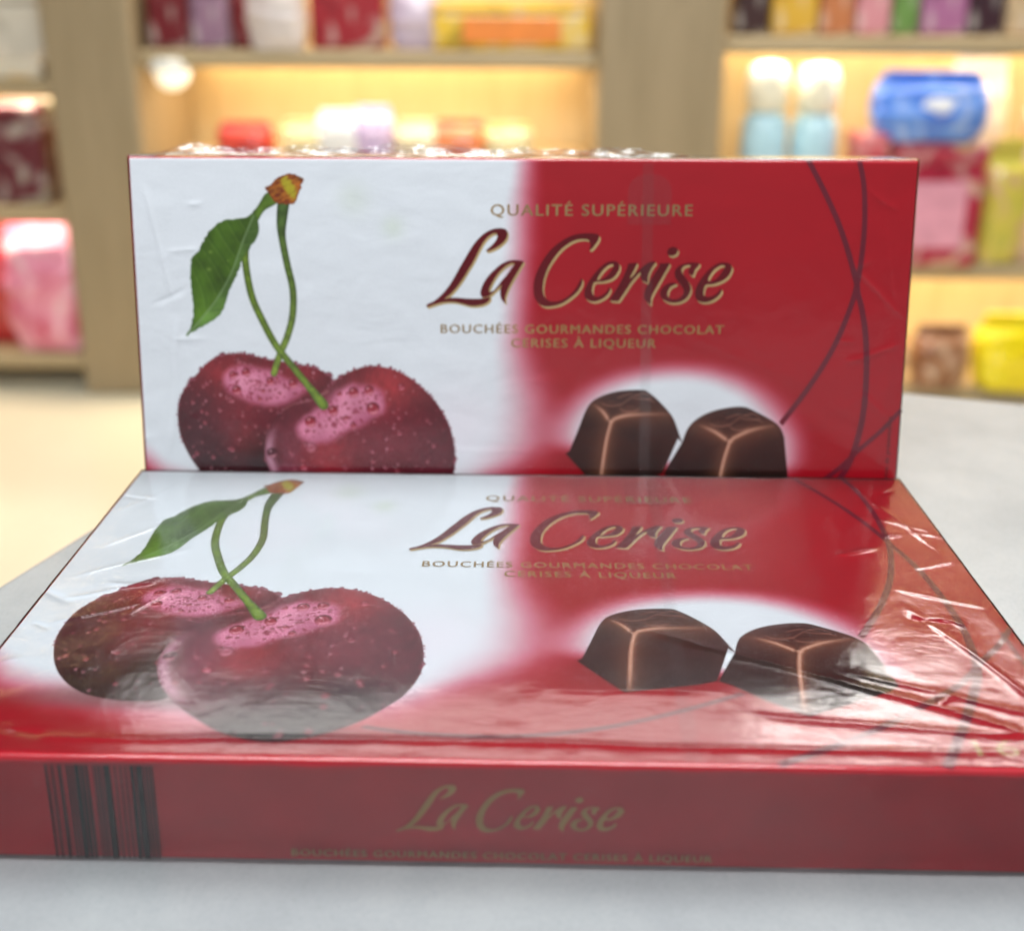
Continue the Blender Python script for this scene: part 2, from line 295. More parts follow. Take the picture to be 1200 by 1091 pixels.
def linedist(path, X, Y, closed=False):
    """distance to an open path and the fraction along it"""
    d2 = np.full(X.shape, 1e9); tt = np.zeros(X.shape); n = len(path)-1
    for k in range(n):
        ax, ay = path[k]; bx, by = path[k+1]
        ex, ey = bx-ax, by-ay; wx, wy = X-ax, Y-ay
        t = np.clip((wx*ex+wy*ey)/(ex*ex+ey*ey+1e-18), 0, 1)
        q = (wx-t*ex)**2+(wy-t*ey)**2
        m = q < d2; d2 = np.where(m, q, d2); tt = np.where(m, (k+t)/n, tt)
    return np.sqrt(d2), tt
def over(img, mask, col):
    mask = np.asarray(mask)[..., None]
    img[...] = img*(1-mask)+np.asarray(col)*mask
EDGE = 0.0007
WHITE = np.array([226, 231, 237.]); RED = np.array([163, 12, 28.])
def base_art(X, Y):
    xb = np.interp(Y, [0, .12, .23, .31, .36, .40, .45, .52], [.514, .502, .500, .522, .524, .500, .455, .40])
    hw = np.interp(Y, [0, .2, .34, .42, .52], [.023, .030, .060, .085, .09])
    wx = 1-sstep(xb-hw*1.15, xb+hw*0.95, X+(fbm(X, Y, 9, 3)-.47)*.02)
    yb = np.interp(X, [0, .03, .08, .14, .22, .32, .40, .46, .52], [.392, .418, .438, .452, .470, .468, .448, .42, .39])
    wy = 1-sstep(yb-.032, yb+.034, Y+(fbm(X, Y, 12, 9)-.47)*.02)
    w = wx*wy
    # oval glow round the chocolates
    yc = .352+.03*sstep(.70, .86, X)
    ry = np.where(Y < yc, yc-.256, .045)
    e = np.sqrt(((X-.708)/.170)**2+((Y-yc)/ry)**2)
    g = 1-sstep(.70, 1.12, e+(fbm(X, Y, 14, 5)-.47)*.05)
    w = 1-(1-w)*(1-g)
    img = np.empty(X.shape+(3,)); red = RED[None, None]*np.ones(X.shape+(1,))
    red = red*(1-.10*sstep(.35, 1, fbm(X, Y, 3, 21))[..., None])
    # the fade goes through pink, not through grey
    t = w[..., None]
    pink = np.array([226, 120, 150.])
    img = np.where(t < .5, red+(pink-red)*(t/.5), pink+(WHITE-pink)*((t-.5)/.5))
    img = img*.35+(red+(WHITE-red)*t)*.65
    # pale pink blushes and greenish out-of-focus leaves in the white
    bl = lambda cx, cy, r: np.exp(-((X-cx)**2+(Y-cy)**2)/r**2)
    over(img, .10*w*bl(.285, .05, .02), (150, 175, 90)); over(img, .12*w*bl(.335, .085, .014), (150, 185, 90))
    over(img, .25*w*bl(.42, .35, .06), (255, 225, 240))
    # shadows printed under the fruit and the chocolates
    e = np.sqrt(((X-.15)/.12)**2+((Y-.440)/.020)**2); over(img, .60*(1-sstep(.2, 1.25, e)), (96, 62, 62))
    e = np.sqrt(((X-.30)/.115)**2+((Y-.490)/.018)**2); over(img, .55*(1-sstep(.2, 1.25, e)), (110, 30, 42))
    e = np.sqrt(((X-.575)/.045)**2+((Y-.395)/.028)**2); over(img, .40*(1-sstep(.2, 1.2, e)), (120, 20, 30))
    return img
def drop(img, X, Y, cx, cy, r, body=(150, 32, 50), rim=(70, 10, 24), lite=(232, 158, 172), a=1.0):
    x0, x1 = X[0, 0], X[0, -1]; y0, y1 = Y[0, 0], Y[-1, 0]; ny, nx = X.shape
    i0 = int((cx-r*1.3-x0)/(x1-x0)*(nx-1)); i1 = int((cx+r*1.3-x0)/(x1-x0)*(nx-1))+2
    j0 = int((cy-r*1.3-y0)/(y1-y0)*(ny-1)); j1 = int((cy+r*1.3-y0)/(y1-y0)*(ny-1))+2
    i0, j0 = max(i0, 0), max(j0, 0)
    if i1 <= i0 or j1 <= j0 or i0 >= nx or j0 >= ny: return
    x = (X[j0:j1, i0:i1]-cx)/r; y = (Y[j0:j1, i0:i1]-cy)/r; s = img[j0:j1, i0:i1]
    d = np.sqrt(x*x+y*y); q = max(.0009/r, .06)
    over(s, a*(1-sstep(1-q, 1+q, d)), body)
    if r > .0016:
        over(s, a*.75*(1-sstep(1-q, 1+q, d))*sstep(.55, .95, d)*sstep(.5, -.6, y), rim)
        over(s, a*.80*(1-sstep(.12, .34, np.abs(d-.68)))*sstep(.0, .8, y+.25*x), lite)
        over(s, a*.9*np.exp(-((x+.3)**2+(y+.38)**2)/.035), (250, 215, 222))
def scatter(n, poly, seed, rad, maxtry=40000):
    r = np.random.RandomState(seed); lo, hi = poly.min(0), poly.max(0); pts = []
    P = lo+(hi-lo)*r.rand(maxtry, 2)
    ok = sdf(poly, P[:, 0][None], P[:, 1][None])[0] > rad
    return P[ok][:n]
def paint_cherry(img, X, Y, poly, hl, seed, front):
    s = sdf(poly, X, Y, .02)
    m = sstep(-EDGE, EDGE, s)
    n1 = fbm(X, Y, 34, seed)-.47; n2 = fbm(X, Y, 150, seed+9, 3)-.44
    lo, hi = poly.min(0), poly.max(0)
    u = (X-lo[0])/(hi[0]-lo[0]); v = (Y-lo[1])/(hi[1]-lo[1])
    k = sstep(0, .075, s)[..., None]
    top = np.array([138, 28, 42.]); mid = np.array([98, 20, 34.]); bot = np.array([46, 9, 16.])
    vv = np.clip(v+n1*.5, 0, 1)[..., None]
    c = np.where(vv < .5, top+(mid-top)*vv/.5, mid+(bot-mid)*(vv-.5)/.5)
    c = c*(.72+.28*k)
    def blob(cx, cy, rx, ry, col, a):
        e = ((u-cx)/rx)**2+((v-cy)/ry)**2
        over(c, a*np.exp(-e), col)
    if front:
        blob(.66, .10, .16, .13, (172, 44, 50), .8); blob(.33, .52, .15, .14, (158, 30, 42), .75)
        blob(.62, .45, .22, .16, (120, 34, 50), .5); blob(.9, .55, .1, .25, (110, 34, 50), .6)
        blob(.5, .97, .3, .12, (26, 5, 12), .8); blob(.75, .78, .2, .12, (34, 8, 16), .6)
        blob(.13, .6, .1, .3, (150, 70, 92), .55); blob(.22, .8, .14, .12, (122, 48, 66), .5)
        blob(.30, .12, .12, .12, (124, 66, 76), .5)
    else:
        blob(.30, .12, .22, .12, (164, 42, 50), .7); blob(.42, .55, .10, .3, (134, 36, 48), .6)
        blob(.1, .55, .12, .3, (74, 30, 38), .6); blob(.6, .8, .3, .2, (30, 6, 12), .8)
        blob(.8, .12, .15, .12, (150, 34, 44), .6); blob(.75, .55, .12, .2, (82, 14, 26), .7)
    st = vnoise(X*1.6+Y*.5, Y*.5-X*.15, 190, seed+3)-.5
    c = c*(1+n1[..., None]*.35+n2[..., None]*.22+st[..., None]*.10)
    over(img, m, c)
    if front:   # thin pale rim on the left flank
        rimm = m*(1-sstep(.0, .0135, s))*sstep(.42, .62, v)*sstep(.30, .06, u)*.0
        band = m*np.exp(-((s-.006)/.0065)**2)*sstep(.30, .48, v)*(1-sstep(.70, .92, v))*(1-sstep(.10, .24, u))
        over(img, band*.85, (196, 142, 164))
        d, t = linedist(catmull([(.2460, .2965), (.2230, .3080), (.2000, .3135), (.1860, .3215)], 6, False), X, Y)
        over(img, m*.45*np.exp(-(d/.0016)**2), (196, 140, 130))
    h = sdf(hl, X, Y, .03)
    hm = m*sstep(-.0085, .0055, h+n1*.012)
    hc = np.array([202, 116, 146.])+(vnoise(X, Y, 60, seed+5)[..., None]-.5)*44
    over(img, hm*.95, hc*1.04)
    over(img, hm*.35*sstep(.004, .018, h), (222, 150, 172))
    # fine speckle and drops
    for p in scatter(150, hl, seed+20, .001):
        r = .0006+.0016*rs.rand()**2.2; drop(img, X, Y, p[0], p[1], r, (136, 30, 52), a=.85)
    for p in scatter(120, poly, seed+30, .004):
        if sdf(hl, np.array([[p[0]]]), np.array([[p[1]]]))[0, 0] > -.003: continue
        r = .0006+.0014*rs.rand()**2.5
        vv_ = (p[1]-lo[1])/(hi[1]-lo[1])
        drop(img, X, Y, p[0], p[1], r, (192, 112, 128) if rs.rand() < .6 else (214, 156, 168), a=.7)
    for p in scatter(30, poly, seed+40, .008):
        if sdf(hl, np.array([[p[0]]]), np.array([[p[1]]]))[0, 0] > -.003: continue
        drop(img, X, Y, p[0], p[1], .0022+.0022*rs.rand(), (126, 34, 48), a=.8)
    # beads that stand out along the outline
    n = len(poly); k = 0
    while k < n:
        k += .35
        p = poly[int(k) % n]
        vv_ = (p[1]-lo[1])/(hi[1]-lo[1]); uu = (p[0]-lo[0])/(hi[0]-lo[0])
        if vv_ < .66 and not (front and uu < .22 and vv_ > .3):
            for _ in range(1):
                r = .0008+.0018*rs.rand()**1.8
                q = p+(rs.rand(2)-.5)*.0030+(np.array([(lo[0]+hi[0])/2, (lo[1]+hi[1])/2])-p)*.0015
                drop(img, X, Y, q[0], q[1], r, (112, 26, 44), (58, 8, 22), (214, 150, 168), .95)
        k += .8
def paint_fruit(X, Y):
    img = base_art(X, Y)
    CHa = catmull(CH1, 5); CHb = catmull(CH2, 5)
    paint_cherry(img, X, Y, CHb, catmull(HL2, 4), 11, False)
    for k, (p, r) in enumerate(zip(DR2, (.0048, .0052, .0050, .0058, .0062, .0028, .0030, .0022))):
        drop(img, X, Y, p[0], p[1], r)
    def stem(path, w0, w1, wend, c0, c1):
        P = catmull(path, 6, False)
        sel = (slice(None), slice(None))
        d, t = linedist(P, X, Y)
        w = (w0+(w1-w0)*sstep(0, .3, t)+(wend-w1)*sstep(.85, 1, t))/2
        m = sstep(EDGE, -EDGE, d-w)
        q = np.clip(d/w, 0, 1)[..., None]
        g = fbm(X, Y, 160, 40, 3)[..., None]
        c = (np.array(c0)+(np.array(c1)-np.array(c0))*t[..., None])*(1.12-.42*q**2)*(.72+.6*g)
        over(img, m, c)
    stem(STB, .0150, .0088, .0085, (62, 84, 40), (112, 132, 44))
    paint_cherry(img, X, Y, CHa, catmull(HL1, 4), 17, True)
    for k, (p, r) in enumerate(zip(DR1, (.0066, .0064, .0086, .0064, .0074, .0030, .0028, .0030, .0040, .0044, .0050, .0068))):
        if k == 11: drop(img, X, Y, p[0], p[1], r, (78, 24, 40), (50, 8, 22))
        else: drop(img, X, Y, p[0], p[1], r)
    drop(img, X, Y, .222, .372, .0070, (190, 110, 130), a=.5)
    stem(STA, .0085, .0090, .0135, (84, 104, 34), (104, 128, 40))
    # sleeve between leaf and bud
    s = sdf(catmull(SLV, 4), X, Y); g = fbm(X, Y, 90, 50)[..., None]
    over(img, sstep(-EDGE, EDGE, s), np.array([92, 122, 40.])*(.7+.6*g)*(.75+.25*sstep(0, .004, s)[..., None]))
    # leaf: blade, ribs, toothed margin
    s = sdf(catmull(LEAF, 5), X, Y)
    s = s+(.0011*(vnoise(X, Y, 260, 61)-.5))*2*sstep(.165, .15, X)
    m = sstep(-EDGE, EDGE, s)
    d, t = linedist(catmull(RIB, 6, False), X, Y)
    side = (X-np.interp(Y, [p[1] for p in RIB], [p[0] for p in RIB])) > 0
    g = fbm(X, Y, 46, 62)[..., None]
    c = np.where(side[..., None], np.array([90, 124, 54.]), np.array([78, 112, 30.]))*(.66+.70*g)
    c = c*(.86+.22*sstep(.16, .20, Y))[..., None]
    over(img, m, c)
    ph = (t*9.0-np.where(side, -1, 1)*0+np.clip(d, 0, .05)*38*1.0)
    vein = np.abs((ph % 1.0)-.5)
    over(img, m*.20*(1-sstep(.02, .10, vein))*sstep(.0005, .004, d), (120, 146, 84))
    over(img, m*.22*(1-sstep(.02, .12, np.abs(((ph+.18) % 1.0)-.5)))*sstep(.0005, .004, d), (38, 66, 22))
    over(img, m*.75*np.exp(-(d/.0010)**2), (134, 158, 116))
    over(img, m*.5*(1-sstep(0, .0022, s)), (52, 78, 22))
    for q, r in (((.100, .117), .0022), ((.097, .139), .0026), ((.122, .128), .0013)):
        over(img, m*.6*np.exp(-((X-q[0])**2+((Y-q[1])*1.4)**2)/r**2), (150, 176, 90))
    # bud
    s = sdf(catmull(BUD, 5), X, Y)+(vnoise(X, Y, 420, 71)-.5)*.0018
    m = sstep(-EDGE, EDGE, s)
    a = X*.86-Y*-.5
    st = vnoise((X*.5+Y*.9)*1.0, (X*.9-Y*.5)*.25, 520, 72)*.6+vnoise(X, Y, 700, 76)*.4; g = fbm(X, Y, 120, 73)
    c = np.array([172, 100, 34.])+(np.array([120, 48, 18.])-np.array([172, 100, 34.]))*sstep(.35, .75, st)[..., None]
    c = c*(.7+.55*g[..., None])
    over(img, m, c)
    e = np.sqrt(((X-.2045-(Y-.038)*.45)/.0085)**2+((Y-.036)/.0155)**2)
    over(img, m*.85*(1-sstep(.5, 1.15, e+(st-.5)*.6)), np.array([176, 172, 40.]))
    over(img, m*.8*(1-sstep(0, .0022, s)), (104, 44, 20))
    over(img, m*.9*np.exp(-((X-.2185)**2+(Y-.0238)**2)/.0022**2), (112, 104, 92))
    mask = np.maximum(sdf(CHa, X, Y, .02), sdf(CHb, X, Y, .02)) > -.008
    for L_ in (LEAF, BUD, SLV): mask |= sdf(catmull(L_, 3), X, Y, .02) > -.004
    for P_, w in ((STA, .010), (STB, .012)): mask |= linedist(catmull(P_, 4, False), X, Y)[0] < w
    return img, mask
C1poly = catmull(C1[:-1], 4, False).tolist()+[C1[-1]]+[(.7083, .3560), (.6890, .4050), (.6717, .4105), (.6016, .4235), (.5600, .3780)]
C2poly = catmull(C2[:-1], 4, False).tolist()+[(.8560, .4080), (.8450, .4165), (.8060, .4345), (.7618, .4535), (.7275, .4310), (.7017, .4110), (.6904, .4050)]
def paint_chocolates(X, Y):
    img = base_art(X, Y)
    def choc(poly, tl, jn, tr_mid, tr, bt, rel, seed):
        poly = np.array(poly)
        s = sdf(poly, X, Y, .02); m = sstep(-EDGE, EDGE, s)
        g = fbm(X, Y, 40, seed)-.47; gf = vnoise(X, Y, 300, seed+2)-.5
        arms = catmull([tl, ((tl[0]+jn[0])/2+.002, (tl[1]+jn[1])/2-.001), (jn[0]+.0005, jn[1]+.001), (jn[0]+.006, jn[1]-.0035), tr_mid, tr], 6, False)
        st = catmull([(jn[0]+.0015, jn[1]), ((jn[0]*2+bt[0])/3-.001, (jn[1]*2+bt[1])/3), bt], 6, False)
        d1, t1 = linedist(arms, X, Y); d2, t2 = linedist(st, X, Y)
        topm = (Y < np.interp(X, arms[:, 0], arms[:, 1]))
        left = X < np.interp(Y, st[:, 1], st[:, 0])
        c = np.where(topm[..., None], np.array([70, 38, 32.]), np.where(left[..., None], np.array([52, 26, 22.]), np.array([56, 27, 22.])))
        c = c*(1+g[..., None]*.5+gf[..., None]*.08)
        d = np.minimum(d1, d2)
        v = sstep(.30, .42, Y)
        c = c*(.92-.40*sstep(.36, .42, Y))[..., None]
        over(img, m, c)
        over(img, m*.55*np.exp(-(d/.017)**2)*(1-.5*topm), (124, 78, 56))
        fade = np.where(d1 < d2, sstep(0, .25, t1)*(1-.8*sstep(.72, 1, t1)), 1-.55*sstep(.7, 1, t2))
        over(img, m*.75*fade*np.exp(-(d/.0040)**2), (164, 104, 80))
        over(img, m*.80*fade*np.exp(-(d/.0017)**2), (222, 172, 148))
        over(img, m*.40*np.exp(-((d2-.0042)/.0014)**2)*left, (34, 14, 12))
        # relief of two cherries and a twig moulded into the top
        for cx, cy, rx, ry in rel:
            e = np.sqrt(((X-cx)/rx)**2+((Y-cy)/ry)**2); ang = (Y-cy)/ry
            over(img, m*.6*np.exp(-((e-1.0)/.16)**2)*sstep(-.3, 1.0, ang), (186, 132, 112))
            over(img, m*.5*np.exp(-((e-.86)/.14)**2)*sstep(.2, -1.0, ang), (30, 14, 12))
            over(img, m*.22*np.exp(-((e-.2)/.4)**2), (110, 70, 60))
        cx, cy = rel[0][0], rel[0][1]
        tw = catmull([(cx+.008, cy-.006), (cx+.024, cy-.011), (cx+.040, cy-.007), (cx+.056, cy-.001)], 5, False)
        tw2 = catmull([(cx+.012, cy+.004), (cx+.026, cy-.007), (cx+.042, cy-.012), (cx+.052, cy-.006), (cx+.042, cy-.004), (cx+.028, cy-.006)], 5, False)
        for tww in (tw, tw2):
            dt, _ = linedist(tww, X, Y)
            over(img, m*.6*np.exp(-(dt/.0011)**2), (158, 108, 92))
            dt, _ = linedist(tww+np.array([0, -.0022]), X, Y)
            over(img, m*.5*np.exp(-(dt/.0011)**2), (30, 13, 12))
        over(img, m*.35*(1-sstep(0, .0025, s)), (30, 12, 10))
    choc(C1poly, Y1[0], Y1[1], Y1[2], (Y1[3][0]+.004, Y1[3][1]), (.6065, .419), [(REL[0][0], REL[0][1], .0130, .0052), (REL[1][0], REL[1][1], .0125, .0060)], 81)
    choc(C2poly, Y2[0], Y2[1], ((Y2[1][0]+Y2[2][0])/2, (Y2[1][1]+Y2[2][1])/2-.004), Y2[2], (.7600, .446), [(REL[3][0], REL[3][1], .0135, .0054), (REL[4][0], REL[4][1], .0120, .0050)], 91)
    mask = (sdf(np.array(C1poly), X, Y, .02) > -.004) | (sdf(np.array(C2poly), X, Y, .02) > -.004)
    return img, mask

def panel_points(X, Y, z):
    return np.stack([X*BW, art_y(Y), np.full(X.shape, z)], -1)
def make_art_mesh(name, fn, u0, u1, w0, w1, step, z):
    nx = int((u1-u0)/step)+1; ny = int((w1-w0)/step)+1
    X, Y = np.meshgrid(np.linspace(u0, u1, nx), np.linspace(w0, w1, ny))
    r = fn(X, Y)
    img, mask = r if isinstance(r, tuple) else (r, None)
    keep = None
    if mask is not None: keep = mask[:-1, :-1] & mask[1:, 1:] & mask[:-1, 1:] & mask[1:, :-1]
    me = grid_mesh(name, panel_points(X, Y, z), lin(np.clip(img, 0, 255)), keep)
    me.flip_normals() if me.polygons[0].normal.z < 0 else None
    return me

Z0 = TH*BW                      # top face of the carton in its own frame
def poly_curve(name, polys, z, m, parent, offset=(0, 0), scale=1.0, origin=(0, 0), smooth=4, frame=None):
    """flat printed shapes: outer outlines and holes filled as one 2-D curve, turned into a mesh"""
    cu = bpy.data.curves.new(name, 'CURVE'); cu.dimensions = '2D'; cu.fill_mode = 'BOTH'
    for P in polys:
        Q = catmull(P, smooth) if smooth else np.array(P)
        sp = cu.splines.new('POLY'); sp.points.add(len(Q)-1); sp.use_cyclic_u = True
        for k, (u, w) in enumerate(Q):
            u = (u-origin[0])*scale+origin[0]+offset[0]; w = (w-origin[1])*scale+origin[1]+offset[1]
            sp.points[k].co = (u*BW, art_y(w) if frame is None else (AH-w)*BW, 0, 1)
    tmp = bpy.data.objects.new("tmp", cu)
    me = bpy.data.meshes.new_from_object(tmp)
    bpy.data.objects.remove(tmp); bpy.data.curves.remove(cu)
    me.transform(Matrix.Translation((0, 0, z)) if frame is None else frame)
    return link_mesh(name, me, m, parent)
def text_mesh(s, bold=0.0, spacing=1.0):
    cu = bpy.data.curves.new("t", 'FONT'); cu.body = s; cu.size = 1; cu.offset = bold; cu.space_character = spacing
    cu.resolution_u = 3
    tmp = bpy.data.objects.new("tmp", cu); me = bpy.data.meshes.new_from_object(tmp)
    bpy.data.objects.remove(tmp); bpy.data.curves.remove(cu); return me
def text_fit(name, s, u0, u1, wbase, cap, z, m, parent, bold=0.0, spacing=1.12, capref="H", rise=0.0, frame=None, heavy=.00035):
    me = text_mesh(s, bold, spacing)
    co = np.empty(len(me.vertices)*3, np.float32); me.vertices.foreach_get("co", co); co = co.reshape(-1, 3)
    x0, x1 = co[:, 0].min(), co[:, 0].max()
    sx = (u1-u0)/(x1-x0); sy = cap/0.729
    t = (co[:, 0]-x0)*sx
    co2 = np.c_[(u0+t)*BW, (art_y(wbase) if frame is None else (AH-wbase)*BW)+(co[:, 1]*sy+rise*t)*BW, np.zeros(len(co))]
    me.vertices.foreach_set("co", co2.astype(np.float32).ravel()); me.update()
    bm = bmesh.new()                       # a second pass a hair to the right thickens the strokes
    for dx, dy, dz in ((-heavy, 0, 0), (heavy, heavy*.6, .000002)):
        k = me.copy(); k.transform(Matrix.Translation((dx*BW, dy*BW, dz))); bm.from_mesh(k); bpy.data.meshes.remove(k)
    bm.to_mesh(me); bm.free()
    me.transform(Matrix.Translation((0, 0, z)) if frame is None else frame)
    return link_mesh(name, me, m, parent)
def ribbon(path, w0, w1, n=8):
    P = catmull(path, n, False); T = np.gradient(P, axis=0); T /= np.linalg.norm(T, axis=1)[:, None]
    Nn = np.c_[-T[:, 1], T[:, 0]]; w = np.linspace(w0, w1, len(P))[:, None]/2
    return np.r_[P+Nn*w, (P-Nn*w)[::-1]]

# ------------------------------------------------------------------ the counter the boxes stand on
def counter():
    root = empty("counter", (0.1, 0.0, -0.90))
    tag(root, "grey white speckled counter top that both chocolate boxes stand on", "counter")
    ca = Vector((0.0507, 0.3256)); rx = Vector((0.9709, -0.2396)); ly = Vector((-0.3678, -0.9299))
    P = [ca, ca+rx*1.5, ca+rx*1.5+ly*1.2, ca+ly*1.2]
    def prism(name, Q, z0, z1, m, bev):
        bm = bmesh.new()
        lo = [bm.verts.new((q.x-0.1, q.y, z0+.90)) for q in Q]; hi = [bm.verts.new((q.x-0.1, q.y, z1+.90)) for q in Q]
        bm.faces.new(lo); bm.faces.new(hi[::-1])
        for i in range(4): bm.faces.new([lo[i], hi[i], hi[(i+1) % 4], lo[(i+1) % 4]])
        bmesh.ops.recalc_face_normals(bm, faces=bm.faces)
        if bev: bmesh.ops.bevel(bm, geom=bm.edges[:], offset=bev, segments=3, profile=.5, affect='EDGES')
        return bm_obj(name, bm, m, root)
    m, N, L, B = mat("speckled_solid_surface")
    v = tex_coord(N, L, 1.0)
    c1 = ramp(N, L, noise(N, L, v, 22, 6, .65), [(0.3, (0.245, 0.26, 0.268)), (0.7, (0.32, 0.333, 0.335))])
    vo = N.new("ShaderNodeTexVoronoi"); vo.inputs['Scale'].default_value = 620; L.new(v, vo.inputs['Vector'])
    sp = ramp(N, L, vo.outputs['Distance'], [(0.02, (0.55, 0.55, 0.54)), (0.14, (1, 1, 1))])
    f3 = noise(N, L, v, 900, 2)
    gr = ramp(N, L, f3, [(0.3, (0.90, 0.90, 0.90)), (0.75, (1.0, 1.0, 1.0))])
    mx = N.new("ShaderNodeMix"); mx.data_type = 'RGBA'; mx.blend_type = 'MULTIPLY'; mx.inputs['Factor'].default_value = .7
    L.new(c1, mx.inputs['A']); L.new(sp, mx.inputs['B'])
    mx2 = N.new("ShaderNodeMix"); mx2.data_type = 'RGBA'; mx2.blend_type = 'MULTIPLY'; mx2.inputs['Factor'].default_value = .8
    L.new(mx.outputs['Result'], mx2.inputs['A']); L.new(gr, mx2.inputs['B'])
    L.new(mx2.outputs['Result'], B.inputs['Base Color']); B.inputs['Roughness'].default_value = 0.27
    L.new(bump(N, L, noise(N, L, v, 120, 5), 0.25, 0.0002), B.inputs['Normal'])
    prism("countertop", P, -0.03, 0.0, m, 0.003)
    c = sum(P, Vector((0, 0)))/4
    prism("cabinet", [c+(p-c)*.96 for p in P], -0.90, -0.0301, simple("white_cabinet", (0.55, 0.55, 0.53), 0.5), 0)
counter()

# ------------------------------------------------------------------ the two chocolate boxes
carton_me = None
def make_wrap(root, seed, creases, waves, seam=True):
    """the shrink film round a carton: sheet over the top folded down all four sides, with creases"""
    r = np.random.RandomState(seed)
    e = TH*.985; off = .0020
    us = np.concatenate([np.linspace(-e, -.006, 26), np.linspace(-.004, 1.004, 430), np.linspace(1.006, 1+e, 26)])
    ws = np.concatenate([np.linspace(-e, -.006, 22), np.linspace(-.004, AH+.004, 230), np.linspace(AH+.006, AH+e, 22)])
    U, W = np.meshgrid(us, ws)
    def height(U, W):
        uc = np.clip(U, 0, 1); wc = np.clip(W, 0, AH)
        h = .0020+waves*(fbm(uc, wc, 5, seed, 2)-.3)*.45+waves*.14*(fbm(uc, wc*1.5, 22, seed+4, 2)-.45)
        for (a, b, amp, wd) in creases:
            dx, dy = b[0]-a[0], b[1]-a[1]; wx, wy = uc-a[0], wc-a[1]
            l2 = dx*dx+dy*dy; t = (wx*dx+wy*dy)/l2
            wig = .006*(vnoise(uc, wc, 16, seed+int(abs(a[0])*100))-.5)
            d = np.abs((wx*dy-wy*dx)/math.sqrt(l2)+wig)
            tap = sstep(-.02, .15, t)*sstep(1.02, .8, t)
            h = h+amp*.32*np.exp(-d/(wd*.62))*tap
        rr = np.random.RandomState(seed+77)
        for _ in range(16):                     # short random folds near the two ends
            right = rr.rand() < .62
            a0 = np.array([(.90+.09*rr.rand()) if right else (.01+.08*rr.rand()), AH*rr.rand()]); an = rr.uniform(-.9, .9)+(np.pi if rr.rand() < .5 else 0)
            ln = .02+.06*rr.rand(); dx, dy = ln*np.cos(an), ln*np.sin(an)*.8
            wx, wy = uc-a0[0], wc-a0[1]; l2 = dx*dx+dy*dy; t = (wx*dx+wy*dy)/l2
            d = np.abs((wx*dy-wy*dx)/math.sqrt(l2)+.008*(vnoise(uc, wc, 22, seed+_)-.5))
            h = h+(.35 if seam else 1.)*(.0008+.0010*rr.rand())*(1 if rr.rand() < .7 else -1)*np.exp(-d/(.0014+.002*rr.rand()))*sstep(-.05, .3, t)*sstep(1.05, .7, t)
        endm = sstep(.86, .96, uc)+sstep(.12, .03, uc)
        h = h+(.0012 if seam else .0022)*endm*(np.abs(fbm(uc, wc, 15, seed+60, 2)-.37)-.08)
        return np.maximum(h, .0012)
    Hh = height(U, W)
    ou = np.maximum(-U, U-1); ow = np.maximum(-W, W-AH)
    o = np.maximum(np.maximum(ou, ow), 0)
    flat = sstep(.0, .004, o)
    X = np.where(U < 0, -off*np.minimum(-U/.004, 1), np.where(U > 1, 1+off*np.minimum((U-1)/.004, 1), U))
    Y = np.where(W < 0, -off*np.minimum(-W/.004, 1), np.where(W > AH, AH+off*np.minimum((W-AH)/.004, 1), W))
    rip = .0012*(fbm(U, W, 18, seed+8, 3)-.45)
    X = X+np.where(ou > .006, np.sign(U-.5)*rip, 0)
    Y = Y+np.where(ow > .006, np.sign(W-AH/2)*rip, 0)
    edgef = 1-sstep(.0, .02, np.minimum(np.minimum(U, 1-U), np.minimum(W, AH-W)))
    Z = TH+np.where(o > 0, off*.6-o, Hh*(1-edgef)+edgef*np.minimum(Hh, .0022))
    P = np.stack([X*BW, (AH-Y)*BW, Z*BW], -1)
    me = grid_mesh("plastic_wrap", P)
    if me.polygons[len(me.polygons)//2].normal.z < 0: me.flip_normals()
    w = link_mesh("plastic_wrap", me, M['film'], root)
    w["label"] = "clear crinkled cellophane wrapped round the box"
    # opening strip with its pull tab, lying on the film
    cslope = .014 if seam else -.045
    def strip(name, f, v0, v1, halfw, nx, ny, z, shape=None):
        a, b = np.meshgrid(np.linspace(-1, 1, nx), np.linspace(0, 1, ny))
        Wc = v0+(v1-v0)*b; hw = halfw if shape is None else halfw*shape(b)
        Uc = f(Wc)+a*hw
        Zc = TH+height(Uc, Wc)+z
        me = grid_mesh(name, np.stack([Uc*BW, (AH-Wc)*BW, Zc*BW], -1))
        if me.polygons[0].normal.z < 0: me.flip_normals()
        return link_mesh(name, me, M['strip'], w)
    cen = lambda W_: .6625+(W_-.25)*cslope
    strip("tear_strip", cen, .004, AH-.002, .0069, 5, 260, .0003)
    strip("pull_tab", lambda W_: .6620+0*W_, .0180, .0825, .0278, 24, 40, .0007, lambda b: np.sqrt(np.clip(1-(1-np.clip(b/.38, 0, 1))**2.4, 0, 1)))
    # crumpled seam along the back edge
    bm_P = []
    nx, ny = 700, 7
    a, b = np.meshgrid(np.linspace(.035, .70, nx), np.linspace(0, 1, ny))
    def fin(z0, hgt, sd, u_0, u_1, nm):
        a, b = np.meshgrid(np.linspace(u_0, u_1, nx), np.linspace(0, 1, ny))
        env = sstep(u_0, u_0+.06, a)*sstep(u_1, u_1-.10, a)
        hg = hgt*(.35+1.1*fbm(a, a*0, 18, sd, 3))*env+.0004
        zz = z0+(b*.020)*(vnoise(a, b*.02, 55, sd+1)-.5)*1.5+b*.010*(vnoise(a, b*.3, 90, sd+2)-.5)
        yy = AH+.0008+b*hg+.0015*b*(vnoise(a, b*.5, 110, sd+3)-.5)
        me = grid_mesh(nm, np.stack([a*BW, yy*BW, zz*BW], -1))
        return link_mesh(nm, me, M['seam'], w)
    if not seam: return w
    fin(TH-.010, .0105, seed+30, .03, .68, "wrap_seam")
